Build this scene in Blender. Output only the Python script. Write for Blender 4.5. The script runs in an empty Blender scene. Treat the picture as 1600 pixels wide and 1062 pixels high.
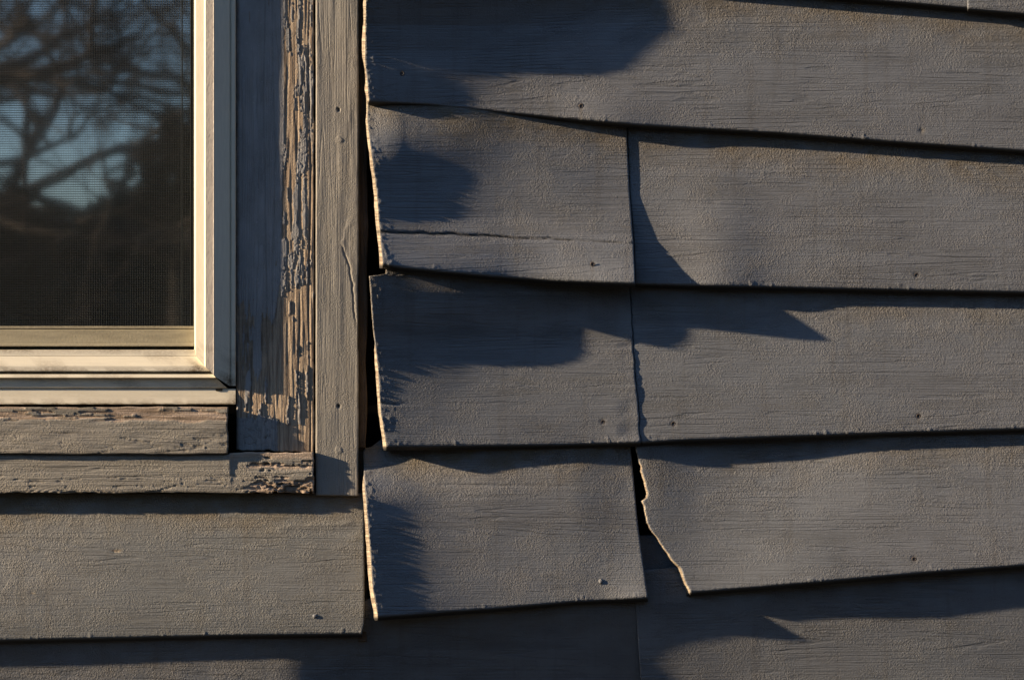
import bpy, math, random
import numpy as np
from mathutils import Vector

# ------------------------------------------------------------------ camera, sky, sun, exposure
S = 0.0005                       # metres per unit of the wall grid (half a millimetre)
LENS = 70.0
D = 0.8 * LENS / 36.0            # camera distance from the wall plane
sc = bpy.context.scene
cam_d = bpy.data.cameras.new('camera'); cam = bpy.data.objects.new('camera', cam_d)
sc.collection.objects.link(cam); sc.camera = cam
cam.location = (0, -D, 0); cam.rotation_euler = (math.radians(90), 0, 0)
cam_d.lens = LENS; cam_d.sensor_width = 36.0; cam_d.clip_start = 0.05; cam_d.clip_end = 2000
cam_d.dof.use_dof = True; cam_d.dof.focus_distance = D - 0.018; cam_d.dof.aperture_fstop = 32.0

SUN = Vector((-6.0, -1.0, 1.75)).normalized()
elev = math.asin(SUN.z); azim = math.atan2(SUN.x, SUN.y)
w = bpy.data.worlds.new('World'); sc.world = w; w.use_nodes = True
nt = w.node_tree; nt.nodes.clear()
sky = nt.nodes.new('ShaderNodeTexSky'); sky.sky_type = 'NISHITA'; sky.sun_disc = False
sky.sun_elevation = elev; sky.sun_rotation = azim % (2 * math.pi)
sky.air_density = 1.0; sky.dust_density = 1.0; sky.ozone_density = 4.2
bg = nt.nodes.new('ShaderNodeBackground'); bg.inputs[1].default_value = 0.07
wo = nt.nodes.new('ShaderNodeOutputWorld')
nt.links.new(sky.outputs[0], bg.inputs[0]); nt.links.new(bg.outputs[0], wo.inputs[0])
sl = bpy.data.lights.new('sun', 'SUN'); so = bpy.data.objects.new('sun', sl)
sc.collection.objects.link(so)
sl.energy = 5.0; sl.angle = math.radians(0.8); sl.color = (1.0, 0.75, 0.50)
so.rotation_euler = SUN.to_track_quat('Z', 'Y').to_euler(); so.location = SUN * 5
sc.view_settings.view_transform = 'Standard'; sc.view_settings.look = 'None'
sc.view_settings.exposure = 1.54; sc.view_settings.gamma = 1.0

# ------------------------------------------------------------------ helpers
def P(x, y, h):
    k = S * (1 - np.asarray(h) * S / D)
    return np.stack([(np.asarray(x) - 800) * k, -np.asarray(h) * S + 0 * np.asarray(x), (531 - np.asarray(y)) * k], -1)

def _hash(i, j, seed):
    n = (i.astype(np.int64) * 374761393 + j.astype(np.int64) * 668265263 + seed * 1442695041) & 0xffffffff
    n = ((n ^ (n >> 13)) * 1274126177) & 0xffffffff
    n = ((n ^ (n >> 16)) * 2246822519) & 0xffffffff
    return ((n ^ (n >> 15)) & 0xffffff) / float(0xffffff)

def vn(x, y, sx, sy, seed=0):
    x = np.asarray(x, float) / sx; y = np.asarray(y, float) / sy
    x, y = np.broadcast_arrays(x, y)
    i = np.floor(x); j = np.floor(y); fx = x - i; fy = y - j
    fx = fx * fx * (3 - 2 * fx); fy = fy * fy * (3 - 2 * fy)
    a = _hash(i, j, seed); b = _hash(i + 1, j, seed); c = _hash(i, j + 1, seed); d = _hash(i + 1, j + 1, seed)
    return (a * (1 - fx) + b * fx) * (1 - fy) + (c * (1 - fx) + d * fx) * fy

def fbm(x, y, sx, sy, seed=0, o=3):
    r = 0; amp = 1; t = 0
    for k in range(o):
        r = r + amp * vn(x, y, sx / 2 ** k, sy / 2 ** k, seed + 17 * k); t += amp; amp *= .5
    return r / t

def sst(a, b, x):
    t = np.clip((np.asarray(x, float) - a) / (b - a), 0, 1); return t * t * (3 - 2 * t)

def softp(d, w):                 # smooth max(d, 0)
    return w * np.logaddexp(0, np.asarray(d) / w)

def poly(pts):
    a = np.array(pts, float); return lambda q: np.interp(q, a[:, 0], a[:, 1])

def link_mesh(name, verts, faces, mat, parent=None, attrs=None, smooth=True, origin=None):
    verts = np.asarray(verts, float).reshape(-1, 3)
    if origin is None: origin = np.zeros(3)
    me = bpy.data.meshes.new(name)
    faces = np.asarray(faces, np.int32)
    me.vertices.add(len(verts)); me.vertices.foreach_set('co', (verts - origin).ravel())
    me.loops.add(faces.size); me.loops.foreach_set('vertex_index', faces.ravel())
    me.polygons.add(len(faces))
    n = faces.shape[1]
    me.polygons.foreach_set('loop_start', np.arange(0, faces.size, n, dtype=np.int32))
    me.polygons.foreach_set('loop_total', np.full(len(faces), n, np.int32))
    me.polygons.foreach_set('use_smooth', np.full(len(faces), smooth))
    me.update(calc_edges=True)
    for k, (typ, data) in (attrs or {}).items():
        at = me.attributes.new(k, typ, 'POINT')
        at.data.foreach_set('vector' if typ == 'FLOAT_VECTOR' else 'value', np.asarray(data, float).ravel())
    me.materials.append(mat)
    o = bpy.data.objects.new(name, me); sc.collection.objects.link(o)
    if parent is not None:
        o.parent = parent; o.location = Vector(origin) - parent.location
    else: o.location = origin
    return o

def tag(o, label=None, cat=None, group=None, kind=None):
    if label: o['label'] = label
    if cat: o['category'] = cat
    if group: o['group'] = group
    if kind or label: o['kind'] = kind or 'thing'
    return o

def empty(name, loc):
    o = bpy.data.objects.new(name, None); sc.collection.objects.link(o); o.location = loc
    o.empty_display_size = .02
    return o

def gridfaces(R, C, off=0, flip=False):
    i = np.arange(R - 1)[:, None]; j = np.arange(C - 1)[None, :]
    a = off + i * C + j; f = np.stack([a, a + C, a + C + 1, a + 1], -1).reshape(-1, 4)
    return f[:, ::-1] if flip else f

def axis(lo, hi, st, lo_f=-12, hi_f=1612, cs=28):
    """positions lo..hi: fine steps st within the framed range, coarse outside"""
    p = [lo]
    while p[-1] < hi:
        x = p[-1]; s_ = st if (x >= lo_f - 1 and x <= hi_f) else cs
        if x < lo_f: s_ = min(s_, max(lo_f - x, st))
        p.append(min(hi, x + s_))
    if len(p) > 2 and p[-1] - p[-2] < st * .4: p.pop(-2)
    return np.array(p)

# ------------------------------------------------------------------ materials
def mat_new(name):
    m = bpy.data.materials.new(name); m.use_nodes = True
    t = m.node_tree; t.nodes.clear()
    out = t.nodes.new('ShaderNodeOutputMaterial'); b = t.nodes.new('ShaderNodeBsdfPrincipled')
    t.links.new(b.outputs[0], out.inputs[0])
    return m, t, b

class NT:
    """tiny expression helper over a node tree"""
    def __init__(s, t): s.t = t
    def _in(s, sock, v):
        if isinstance(v, bpy.types.NodeSocket): s.t.links.new(v, sock)
        elif v is not None: sock.default_value = v
    def math(s, op, a, b=None, c=None, clamp=False):
        n = s.t.nodes.new('ShaderNodeMath'); n.operation = op; n.use_clamp = clamp
        s._in(n.inputs[0], a); s._in(n.inputs[1], b)
        if c is not None: s._in(n.inputs[2], c)
        return n.outputs[0]
    def mul(s, a, b): return s.math('MULTIPLY', a, b)
    def add(s, a, b): return s.math('ADD', a, b)
    def attr(s, name, vec=False):
        n = s.t.nodes.new('ShaderNodeAttribute'); n.attribute_name = name
        return n.outputs['Vector'] if vec else n.outputs['Fac']
    def scale(s, v, sx, sy, off=0.0):
        n = s.t.nodes.new('ShaderNodeMapping'); s._in(n.inputs[0], v)
        n.inputs['Scale'].default_value = (1 / sx, 1 / sy, 1); n.inputs['Location'].default_value = (off, off * .7, off * .3)
        return n.outputs[0]
    def noise(s, v, detail=2, rough=.5, dist=0.0):
        n = s.t.nodes.new('ShaderNodeTexNoise'); s._in(n.inputs['Vector'], v)
        n.inputs['Scale'].default_value = 1; n.inputs['Detail'].default_value = detail
        n.inputs['Roughness'].default_value = rough; n.inputs['Distortion'].default_value = dist
        return n.outputs[0]
    def ramp(s, v, a, b, lo=0.0, hi=1.0):
        n = s.t.nodes.new('ShaderNodeMapRange'); n.interpolation_type = 'SMOOTHSTEP'
        s._in(n.inputs[0], v); n.inputs[1].default_value = a; n.inputs[2].default_value = b
        n.inputs[3].default_value = lo; n.inputs[4].default_value = hi
        return n.outputs[0]
    def mix(s, f, a, b):
        n = s.t.nodes.new('ShaderNodeMix'); n.data_type = 'RGBA'
        s._in(n.inputs[0], f); s._in(n.inputs[6], a if isinstance(a, bpy.types.NodeSocket) else (*a, 1)); s._in(n.inputs[7], b if isinstance(b, bpy.types.NodeSocket) else (*b, 1))
        return n.outputs[2]
    def bump(s, h, dist=S, strength=1.0):
        n = s.t.nodes.new('ShaderNodeBump'); n.inputs['Strength'].default_value = strength
        n.inputs['Distance'].default_value = dist; s._in(n.inputs['Height'], h)
        return n.outputs[0]

def wood_paint(name, base, base2, dirtc, vertical=False, stip=1.0, grain=1.0, rough=.62, bare1=(.30, .19, .10), bare2=(.17, .10, .055)):
    m, t, b = mat_new(name); N = NT(t)
    p = N.attr('pco', True)
    ax = (lambda l, s_: (s_, l)) if vertical else (lambda l, s_: (l, s_))
    big = N.noise(N.scale(p, *ax(170, 60), 3.1), 3, .55)
    blot = N.noise(N.scale(p, *ax(46, 26), 9.4), 3, .6)
    stp = N.noise(N.scale(p, 2.2, 2.0, 1.7), 2.0, .6, .0)
    stp2 = N.noise(N.scale(p, 8, 6, 5.7), 2, .5, .3)
    lump = N.ramp(N.noise(N.scale(p, *ax(2.3, 2.1), 22.0), 1.0, .5, .0), .56, .68)
    ring = N.mul(N.noise(N.scale(p, *ax(1500, 40), 41.0), 1.0, .35, .0), 30.0)
    ring = N.math('SINE', N.mul(N.add(ring, N.mul(N.noise(N.scale(p, *ax(40, 12), 3.0), 2, .5), .6)), 6.283))
    ring = N.mul(N.ramp(ring, .45, 1.0), N.ramp(N.noise(N.scale(p, *ax(150, 70), 77.0), 3, .55), .42, .60))
    gr = N.noise(N.scale(p, *ax(130, 3.3), 6.6), 2.2, .55, .3)
    gr2 = N.noise(N.scale(p, *ax(60, 1.7), 8.6), 1.5, .5, .2)
    fl = N.noise(N.scale(p, *ax(75, 5.2), 2.2), 2, .5, .5)
    crk = N.ramp(N.math('ABSOLUTE', N.add(fl, -.5)), .0, .018, 1.0, 0.0)
    cz = N.ramp(big, .5, .64)                                       # where the paint has opened along the grain
    crk = N.mul(crk, cz)
    rgh = N.attr('rough')
    bare = N.attr('bare')
    gap_shade = N.attr('gap_shade')
    zone = N.add(.35, N.mul(N.ramp(blot, .38, .62), .65))
    hh = N.mul(N.add(N.mul(stp, 2.4 * stip), N.mul(stp2, .15 * stip)), N.mul(zone, rgh))
    hh = N.add(hh, N.mul(N.mul(lump, .38 * stip), N.mul(rgh, zone)))
    hh = N.add(hh, N.mul(ring, -.60 * grain))
    hh = N.add(hh, N.mul(N.add(N.mul(gr, .75 * grain), N.mul(gr2, .75 * grain)), N.ramp(blot, .35, .7, 1.0, .35)))
    hh = N.add(hh, N.mul(crk, -.25 * grain))
    wg = N.add(N.mul(N.noise(N.scale(p, *ax(70, 2.2), 12.), 3, .65), 1.5), N.mul(stp, 1.0))
    hh = N.add(N.mul(hh, N.math('SUBTRACT', 1.0, bare)), N.mul(wg, bare))
    t.links.new(N.bump(hh), b.inputs['Normal'])
    c = N.mix(N.ramp(blot, .3, .7), base, base2)
    c = N.mix(N.mul(N.ramp(big, .35, .7), .35), c, tuple(v * .8 for v in base2))
    c = N.mix(N.mul(crk, .55), c, tuple(v * .35 for v in base))
    c = N.mix(N.mul(ring, .30), c, tuple(v * .4 for v in base))
    wash = N.ramp(N.noise(N.scale(p, 420, 150, 51.0), 2, .5), .35, .65)
    c = N.mix(N.mul(wash, .30), c, tuple(v * k for v, k in zip(base, (.80, .86, .90))))
    drip = N.mul(N.ramp(N.noise(N.scale(p, *((15, 240) if not vertical else (9, 260)), 61.0), 2.5, .55), .56, .72), .30)
    c = N.mix(drip, c, tuple(v * k for v, k in zip(base, (.62, .56, .48))))
    spk = N.ramp(N.noise(N.scale(p, 7, 5, 33.), 2, .6), .66, .74)
    c = N.mix(N.mul(spk, .35), c, tuple(min(1, v * 1.5) for v in base))
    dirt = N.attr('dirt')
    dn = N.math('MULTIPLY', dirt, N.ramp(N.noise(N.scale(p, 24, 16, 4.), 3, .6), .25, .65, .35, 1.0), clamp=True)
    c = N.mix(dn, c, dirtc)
    bw = N.mix(N.ramp(N.noise(N.scale(p, *ax(60, 2.6), 15.), 3, .6), .35, .65), bare1, bare2)
    bw = N.mix(N.mul(dn, .7), bw, tuple(v * .3 for v in bare2))
    c = N.mix(bare, c, bw)
    c = N.mix(gap_shade, c, (.016, .014, .012))  # near-black shade painted under laps, on joint faces and in the crack
    t.links.new(c, b.inputs['Base Color'])
    t.links.new(N.ramp(bare, 0, 1, rough, .85), b.inputs['Roughness'])
    b.inputs['Specular IOR Level'].default_value = .35
    return m

def plain(name, col, rough=.5, var=.12, spec=.5, bump=.0, sc_=(20, 20), dirtc=None, metal=0.0):
    m, t, b = mat_new(name); N = NT(t); p = N.attr('pco', True)
    n1 = N.noise(N.scale(p, *sc_, 2.), 3, .6)
    c = N.mix(N.ramp(n1, .3, .7), tuple(v * (1 - var) for v in col), tuple(min(1, v * (1 + var * .5)) for v in col))
    if dirtc:
        d = N.math('MULTIPLY', N.attr('dirt'), N.ramp(N.noise(N.scale(p, 5, 4, 7.), 3, .7), .3, .6, .3, 1.0), clamp=True)
        c = N.mix(d, c, dirtc)
    t.links.new(c, b.inputs['Base Color'])
    b.inputs['Roughness'].default_value = rough; b.inputs['Specular IOR Level'].default_value = spec
    b.inputs['Metallic'].default_value = metal
    if bump: t.links.new(N.bump(N.mul(N.noise(N.scale(p, 4, 4, 3.), 3, .6), bump)), b.inputs['Normal'])
    return m

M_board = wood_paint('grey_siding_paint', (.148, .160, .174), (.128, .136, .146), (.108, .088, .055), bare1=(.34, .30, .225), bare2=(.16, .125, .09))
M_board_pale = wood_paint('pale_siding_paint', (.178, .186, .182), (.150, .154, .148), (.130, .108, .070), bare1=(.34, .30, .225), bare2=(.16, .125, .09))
M_trim = wood_paint('grey_trim_paint', (.235, .228, .205), (.21, .203, .180), (.09, .068, .04), vertical=True, stip=.5, grain=.6)
M_sill = wood_paint('grey_sill_paint', (.255, .240, .205), (.22, .205, .17), (.075, .055, .032), stip=.6, grain=1.2, bare1=(.42, .34, .27), bare2=(.24, .18, .125))
M_case = wood_paint('peeling_casing_paint', (.25, .255, .255), (.20, .203, .20), (.06, .042, .026), vertical=True, stip=.6, grain=.9, bare1=(.38, .31, .225), bare2=(.20, .15, .105))
M_vinyl = plain('cream_vinyl', (.61, .575, .455), .38, .06, .5, .12, (60, 30), (.12, .085, .045))
M_vinyl_tex = plain('cream_vinyl_textured', (.50, .46, .39), .5, .08, .4, .5, (30, 30), (.12, .085, .045))
M_sash = plain('olive_sash_paint', (.30, .27, .18), .6, .15, .3, .3, (60, 12), (.05, .04, .02))
M_wire = plain('screen_wire', (.009, .015, .018), .6, .2, .2)
M_nail = plain('nail_rust', (.05, .04, .035), .6, .3, .4, .4, (2, 2))
M_sheath = wood_paint('old_sheathing_wood', (.10, .07, .045), (.07, .05, .03), (.03, .02, .012), vertical=True, stip=.6, grain=1.4)
M_dark = plain('tar_paper', (.006, .006, .006), .9, .3, .2, .3)

# ------------------------------------------------------------------ boards
RND = lambda r, t: [(.0, .0), (.45 * r, .10 * r), (.8 * r, .4 * r), (r, r), (r * .95, t * .5), (r * .6, t)]

def board(name, yt, yb, xl, xr, x0, x1, y0, y1, hfun, tfun, mat, left=None, right=None, bottom=None, top=None,
          step=2.2, attr=None, parent=None, vfine=(-12, 1074), und=.28, raw=None, seed=0, leftbare=True, butt=False):
    """closed plank: the outline follows yt/yb (of x) and xl/xr (of y); hfun(X, Y, V) gives how far the face stands off the wall"""
    ax_ = axis(x0, x1, step); ay = axis(y0, y1, step, *vfine)
    u = (ax_ - x0) / (x1 - x0); v = (ay - y0) / (y1 - y0)
    U, V = np.meshgrid(u, v); X = x0 + U * (x1 - x0); Y = y0 + V * (y1 - y0)
    for _ in range(4):
        Y = yt(X) + (yb(X) - yt(X)) * V
        X = xl(Y) + (xr(Y) - xl(Y)) * U
    H = hfun(X, Y, V); T = tfun(V) + 0 * X
    H = H + und * (fbm(X, Y, 90, 45, 5 + seed, 2) - .5) * 2
    aa = {'bare': np.zeros_like(X), 'dirt': np.zeros_like(X), 'rough': np.ones_like(X), 'gap_shade': np.zeros_like(X)}
    if attr:
        r = attr(X, Y, V, U)
        for k in r:
            if k == 'H': H = H + r[k]
            else: aa[k] = r[k] + 0 * X
    G = [X, Y, H, T] + [aa[k] for k in ('bare', 'dirt', 'rough', 'gap_shade')]
    r0 = 2.2
    def side(lst, edge, which):
        """lst of (out, down) pairs; which: L R T B"""
        nonlocal G
        cols = []
        for o_, d_ in lst:
            cx = [g[:, 0:1].copy() if which == 'L' else g[:, -1:].copy() if which == 'R' else g[0:1].copy() if which == 'T' else g[-1:].copy() for g in G]
            oo = o_(cx[1]) if callable(o_) else o_
            if which == 'L': cx[0] = cx[0] - oo
            if which == 'R': cx[0] = cx[0] + oo
            if which == 'T': cx[1] = cx[1] - oo
            if which == 'B': cx[1] = cx[1] + oo
            dd = d_(cx[3]) if callable(d_) else d_
            if which in 'LR': cx[2] = cx[2] - dd; cx[3] = cx[3] - dd
            else: cx[2] = cx[2] - np.minimum(dd, np.maximum(cx[3], 0)); cx[3] = np.maximum(cx[3] - dd, 0)
            if edge is not None:
                cx[4] = np.full_like(cx[4], edge)
                cx[5] = .75 * sst(.45, .62, fbm(cx[1], cx[1] * 0 + 3 * len(cols), 11, 1, seed + 71, 3))
            if which in 'LR' and edge is None and butt and len(cols) > 1: cx[7] = np.full_like(cx[7], .9)  # joint faces painted dark so sunlit edges don't show
            if which == 'B' and butt and len(cols) > 1: cx[7] = np.full_like(cx[7], min(1, .3 * len(cols)))  # butt undersides painted dark so the lap shadows read black
            cols.append(cx)
        for k in range(len(G)):
            st_ = [c[k] for c in cols]
            if which == 'L': G[k] = np.concatenate(st_[::-1] + [G[k]], 1)
            if which == 'R': G[k] = np.concatenate([G[k]] + st_, 1)
            if which == 'T': G[k] = np.concatenate(st_[::-1] + [G[k]], 0)
            if which == 'B': G[k] = np.concatenate([G[k]] + st_, 0)
    std = [(.9, .2), (1.7, .9), (2.1, 2.2), (2.1, lambda t: t * .4), (1.9, lambda t: t * .7), (1.4, lambda t: t)]
    side(left or std, 1.0 if (left and leftbare) else None, 'L'); side(right or std, 1.0 if right else None, 'R')
    bt = [(1.0, .12), (2.2, .6), (3.8, 2.0), (5.4, 4.2), (7.0, 7.2), (8.4, 10.8), (9.2, 14.0), (9.2, lambda t: t)] if butt else std
    side(bottom or bt, None, 'B'); side(top or std, None, 'T')
    X, Y, H, T, ba, di, ro, gsh = G
    if raw: X, Y, H = raw(X, Y, H)
    R, C = X.shape
    vs = P(X, Y, H).reshape(-1, 3); fs = gridfaces(R, C)
    # back sheet, coarse columns sharing the side borders
    ci = np.unique(np.concatenate([np.arange(6, C - 6, 12), [C - 7]]))
    ri = np.unique(np.concatenate([np.arange(6, R - 6, 12), [R - 7]]))
    Xb = X[np.ix_(ri, ci)]; Yb = Y[np.ix_(ri, ci)]; Hb = (H - np.maximum(T, 1))[np.ix_(ri, ci)]
    fb = gridfaces(len(ri), len(ci), len(vs), True)
    vs = np.concatenate([vs, P(Xb, Yb, Hb).reshape(-1, 3)]); fs = np.concatenate([fs, fb])
    z = lambda a: np.concatenate([a.ravel(), a[np.ix_(ri, ci)].ravel()])
    pco = np.stack([z(X), z(Y), 0 * z(H)], -1); pco[:, 0] += seed * 313.0; pco[:, 1] += seed * 57.0
    org = vs[:, :].mean(0); org[2] = vs[:, 2].min()
    return link_mesh(name, vs, fs, mat, parent, {'pco': ('FLOAT_VECTOR', pco), 'bare': ('FLOAT', z(ba)), 'dirt': ('FLOAT', z(di)), 'rough': ('FLOAT', z(ro)), 'gap_shade': ('FLOAT', z(gsh))}, True, org)

def nail(bd, x, y, h, r=2.7, kind='hole'):
    a = np.linspace(0, 2 * math.pi, 15)[:-1]; vs = []; fs = []; n = 14
    prof = [(1.55, -.6), (1.35, .1), (1.05, .2), (.85, -.5), (.0, -.5)] if kind == 'hole' else [(1.3, -.6), (1.1, .8), (.8, 1.5), (.4, 1.8), (0, 1.9)]
    for q, dh in prof:
        for t in a: vs.append(P(x + r * q * math.cos(t) * (1 + .12 * math.sin(3 * t + x)), y + r * q * math.sin(t) * (1 + .15 * math.cos(2 * t + y)), h + dh))
    for k in range(len(prof) - 1):
        for i in range(n): fs.append((k * n + i, k * n + (i + 1) % n, (k + 1) * n + (i + 1) % n, (k + 1) * n + i))
    vs = np.array(vs); pc = np.stack([vs[:, 0] / S, vs[:, 2] / S, 0 * vs[:, 0]], -1)
    return link_mesh('nail_head', vs, fs, M_nail if kind == 'hole' else M_board, bd,
                     {'pco': ('FLOAT_VECTOR', pc), 'bare': ('FLOAT', np.zeros(len(vs))), 'dirt': ('FLOAT', np.zeros(len(vs))), 'rough': ('FLOAT', np.ones(len(vs)))}, True, np.array(P(x, y, h)))

# outlines (wall grid units)
yb0 = poly([(560, -68), (1394, -1), (1600, 17), (2200, 66)])
yb1 = poly([(560, 153), (576, 155), (670, 160), (767, 170), (865, 180), (1000, 192), (1212, 204), (1424, 220), (1600, 232), (2200, 275)])
yb2 = poly([(560, 403), (598, 410), (630, 415), (670, 419), (767, 428), (865, 435), (991, 440), (1250, 446), (1600, 453), (2200, 466)])
yb3 = poly([(560, 694), (605, 694), (735, 693), (865, 691.5), (1000, 688), (1064, 684), (1311, 675), (1600, 666), (2200, 645)])
yb4l = poly([(560, 962), (590, 960), (767, 947), (897, 936), (1000, 931), (1020, 930)])
yb4r = poly([(960, 932), (1078, 922), (1270, 906), (1427, 892), (1600, 879), (2200, 830)])
yb5 = poly([(-1100, 1018), (0, 996), (225, 991), (375, 988), (562, 986), (580, 986)])
yb6 = poly([(-1100, 1265), (0, 1245), (1000, 1180), (1600, 1125), (2200, 1070)])
off = lambda f, d: (lambda x: f(x) + d)
const = lambda c: (lambda q: c + 0 * np.asarray(q, float))

TBK = lambda V: 4 + 32 * V      # the curled short boards, backs thickened to keep sun from passing behind
TB = lambda V: 4 + 14 * V        # clapboard: thin top, thick butt

def ragged(amp, seed, base):
    return lambda y: base(y) + amp * (fbm(y, 0 * y, 9, 1, seed, 3) - .5) * 2

def leftend(wf, seed):
    """a broken end: bare wood slanting back to the left, with torn fibres"""
    rr = lambda k: (lambda y: wf(y) * k * (.42 + .36 * fbm(y, 0 * y + k * 3, 34, 1, seed, 4)) + (vn(y, 0 * y, 7, 1, seed + 3 + int(k * 9)) - .5) * .6)
    return [(lambda y: rr(.12)(y), lambda t: .6 + 0 * t), (rr(.35), lambda t: t * .25), (rr(.65), lambda t: t * .45), (rr(.85), lambda t: t * .66), (rr(1.0), lambda t: t * .85), (rr(.9), lambda t: t)]

def siding_attr(seed, dtop=.8, extra=None, yref=None, dirtlen=.33, barespots=(), fuzz=None):
    def f(X, Y, V, U):
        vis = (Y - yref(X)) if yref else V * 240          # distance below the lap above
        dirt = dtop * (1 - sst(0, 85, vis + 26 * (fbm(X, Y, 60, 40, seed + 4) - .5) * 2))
        lowedge = sst(.975, 1, V) * (fbm(X, Y, 8, 8, seed + 9) > .55) * .5
        rough = .55 + .75 * (1 - sst(5, 120, vis)) + .5 * (fbm(X, Y, 120, 60, seed + 2) - .5) * 2
        H = lowedge * .4 * sst(.975, .995, V)
        H = H + 1.0 * sst(.78, .95, vn(X, Y, 3.1, 5, seed + 31)) * sst(.5, .62, fbm(X, 0 * X, 50, 1, seed + 38)) * sst(.965, .99, V)
        if fuzz is not None:
            ed = X - fuzz(Y); H = H + 1.3 * sst(.62, .85, vn(X, Y, 3.3, 3.3, seed + 44)) * (1 - sst(2, 16 + 12 * vn(Y, 0 * Y, 22, 1, seed + 45), ed))
        bare = np.zeros_like(X)
        for nx, ny, ln in NAILS:
            q = (X - nx) / 2.6; dy = Y - ny
            dirt = np.maximum(dirt, .75 * np.exp(-(q + .12 * np.sin(dy / 5)) ** 2) * sst(-2, 3, dy) * np.exp(-np.maximum(dy, 0) / ln))
            rr2 = np.hypot(X - nx, dy); H = H - 1.2 * np.exp(-(rr2 / 3.6) ** 2); dirt = np.maximum(dirt, .6 * np.exp(-(rr2 / 4.2) ** 2))
        for (bx, by, rx, ry) in barespots:
            q = ((X - bx) / rx) ** 2 + ((Y - by) / ry) ** 2 + 1.2 * (fbm(X, Y, 6, 3, seed + 7) - .5)
            m = 1 - sst(.7, 1.1, q); bare = np.maximum(bare, m); H = H - 1.1 * m
        r = {'gap_shade': 0 * X, 'dirt': np.clip(dirt, 0, 1), 'rough': np.clip(rough, .3, 1.6), 'bare': bare, 'H': H}
        if extra:
            e = extra(X, Y, V, U)
            for k in e:
                r[k] = r[k] + e[k] if k == 'H' else np.maximum(r[k], e[k])
        return r
    return f

NAILS = [(908, 166, 14), (628, 115, 6), (926, 413, 9), (1432, 430, 12), (942, 659, 10), (1052, 662, 16), (1435, 650, 8), (1428, 873, 5), (1440, 204, 8)]
GRP = 'overlapping grey painted clapboards'
def base_h(V, lo=11, hi=38): return lo + (hi - lo) * (1 - (1 - V) ** 1.35)

# row 0 (mostly above the frame)
j0 = 1512
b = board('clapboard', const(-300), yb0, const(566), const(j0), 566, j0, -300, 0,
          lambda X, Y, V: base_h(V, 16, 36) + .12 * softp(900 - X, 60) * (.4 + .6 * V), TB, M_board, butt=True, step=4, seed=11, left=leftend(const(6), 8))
tag(b, 'topmost grey clapboard whose bottom edge just dips into the upper right', 'clapboard', GRP)
b = board('clapboard', const(-300), off(yb0, 1.5), const(j0 + 1.5), const(2150), j0 + 1.5, 2150, -300, 0,
          lambda X, Y, V: base_h(V, 16, 39), TB, M_board, butt=True, step=3, seed=12)
tag(b, 'small corner of a grey clapboard in the extreme top right, past a notched joint', 'clapboard', GRP)

# row 1
xb1 = poly([(-120, 1170), (-20, 1050), (0, 1005), (40, 870), (80, 800), (110, 785), (160, 745), (300, 700)])
def h1(X, Y, V):
    c = .160 * softp(xb1(Y) + 0 - X, 70 - 36 * sst(50, 150, Y))
    lip = 6 * np.exp(-((X - 955) / 70) ** 2) * sst(.75, 1, V)
    return base_h(V, 12, 37) + c + lip + 3 * (1 - sst(780, 1000, X)) * sst(.5, 1, V) 
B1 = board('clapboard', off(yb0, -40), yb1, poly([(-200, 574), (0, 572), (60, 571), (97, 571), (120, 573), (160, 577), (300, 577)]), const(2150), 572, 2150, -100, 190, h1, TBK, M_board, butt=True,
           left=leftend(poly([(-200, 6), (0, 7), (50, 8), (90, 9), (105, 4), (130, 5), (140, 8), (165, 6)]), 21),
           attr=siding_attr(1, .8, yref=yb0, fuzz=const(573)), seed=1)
tag(B1, 'long grey clapboard in the top course, a broad shadow across its left half', 'clapboard', GRP)

# row 2
r2 = poly([(150, 976), (195, 977), (300, 982), (380, 988), (430, 990), (470, 991)])
def h2(X, Y, V):
    tw = sst(150, 255, Y)
    c = .180 * softp(722 - X, 50) * (.22 + .78 * tw) * (1 - .12 * sst(330, 425, Y)) + .03 * softp(985 - X, 20)
    rt = poly([(150, 1), (205, 1.5), (300, 3), (365, 8), (400, 17), (440, 36)])(Y) * sst(780, 985, X)
    return base_h(V, 23, 38) - 9 * sst(820, 985, X) * (1 - V) + c + rt + 32 * sst(335, 428, Y) * (1 - sst(680, 1010, X)) + 3 * sst(.90, 1.0, V) + 10 * (1 - sst(170, 300, Y)) * sst(570, 630, X) * (1 - sst(690, 860, X)) + 3 * (1 - sst(170, 300, Y)) * (1 - sst(590, 640, X))
ck = poly([(560, 361), (593, 362.5), (640, 365), (700, 366), (760, 369), (800, 371), (860, 373), (900, 375), (985, 381)])
def crack2(X, Y, V, U):
    yy = Y - ck(X) - 2.2 * (fbm(X, 0 * X, 22, 1, 77, 3) - .5) * 2
    wd = 1.6 * (1 - .5 * sst(700, 985, X))
    m = np.exp(-(yy / wd) ** 2) * (1 - .45 * sst(720, 985, X))
    step = 1.1 * sst(-2, 2, yy) * (1 - sst(650, 900, X))
    return {'H': -4.0 * m, 'dirt': m * .6, 'gap_shade': m * (.95 - .35 * sst(700, 985, X))}  # dark of the crack painted in along its line
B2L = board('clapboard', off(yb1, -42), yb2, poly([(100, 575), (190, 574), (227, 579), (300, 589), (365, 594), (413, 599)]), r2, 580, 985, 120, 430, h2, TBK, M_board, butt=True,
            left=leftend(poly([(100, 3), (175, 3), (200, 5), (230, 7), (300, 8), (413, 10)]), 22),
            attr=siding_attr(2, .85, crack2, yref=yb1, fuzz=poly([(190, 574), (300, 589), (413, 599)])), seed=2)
tag(B2L, 'short curled clapboard crossed by a long horizontal crack, in the second course', 'clapboard', GRP)
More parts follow.
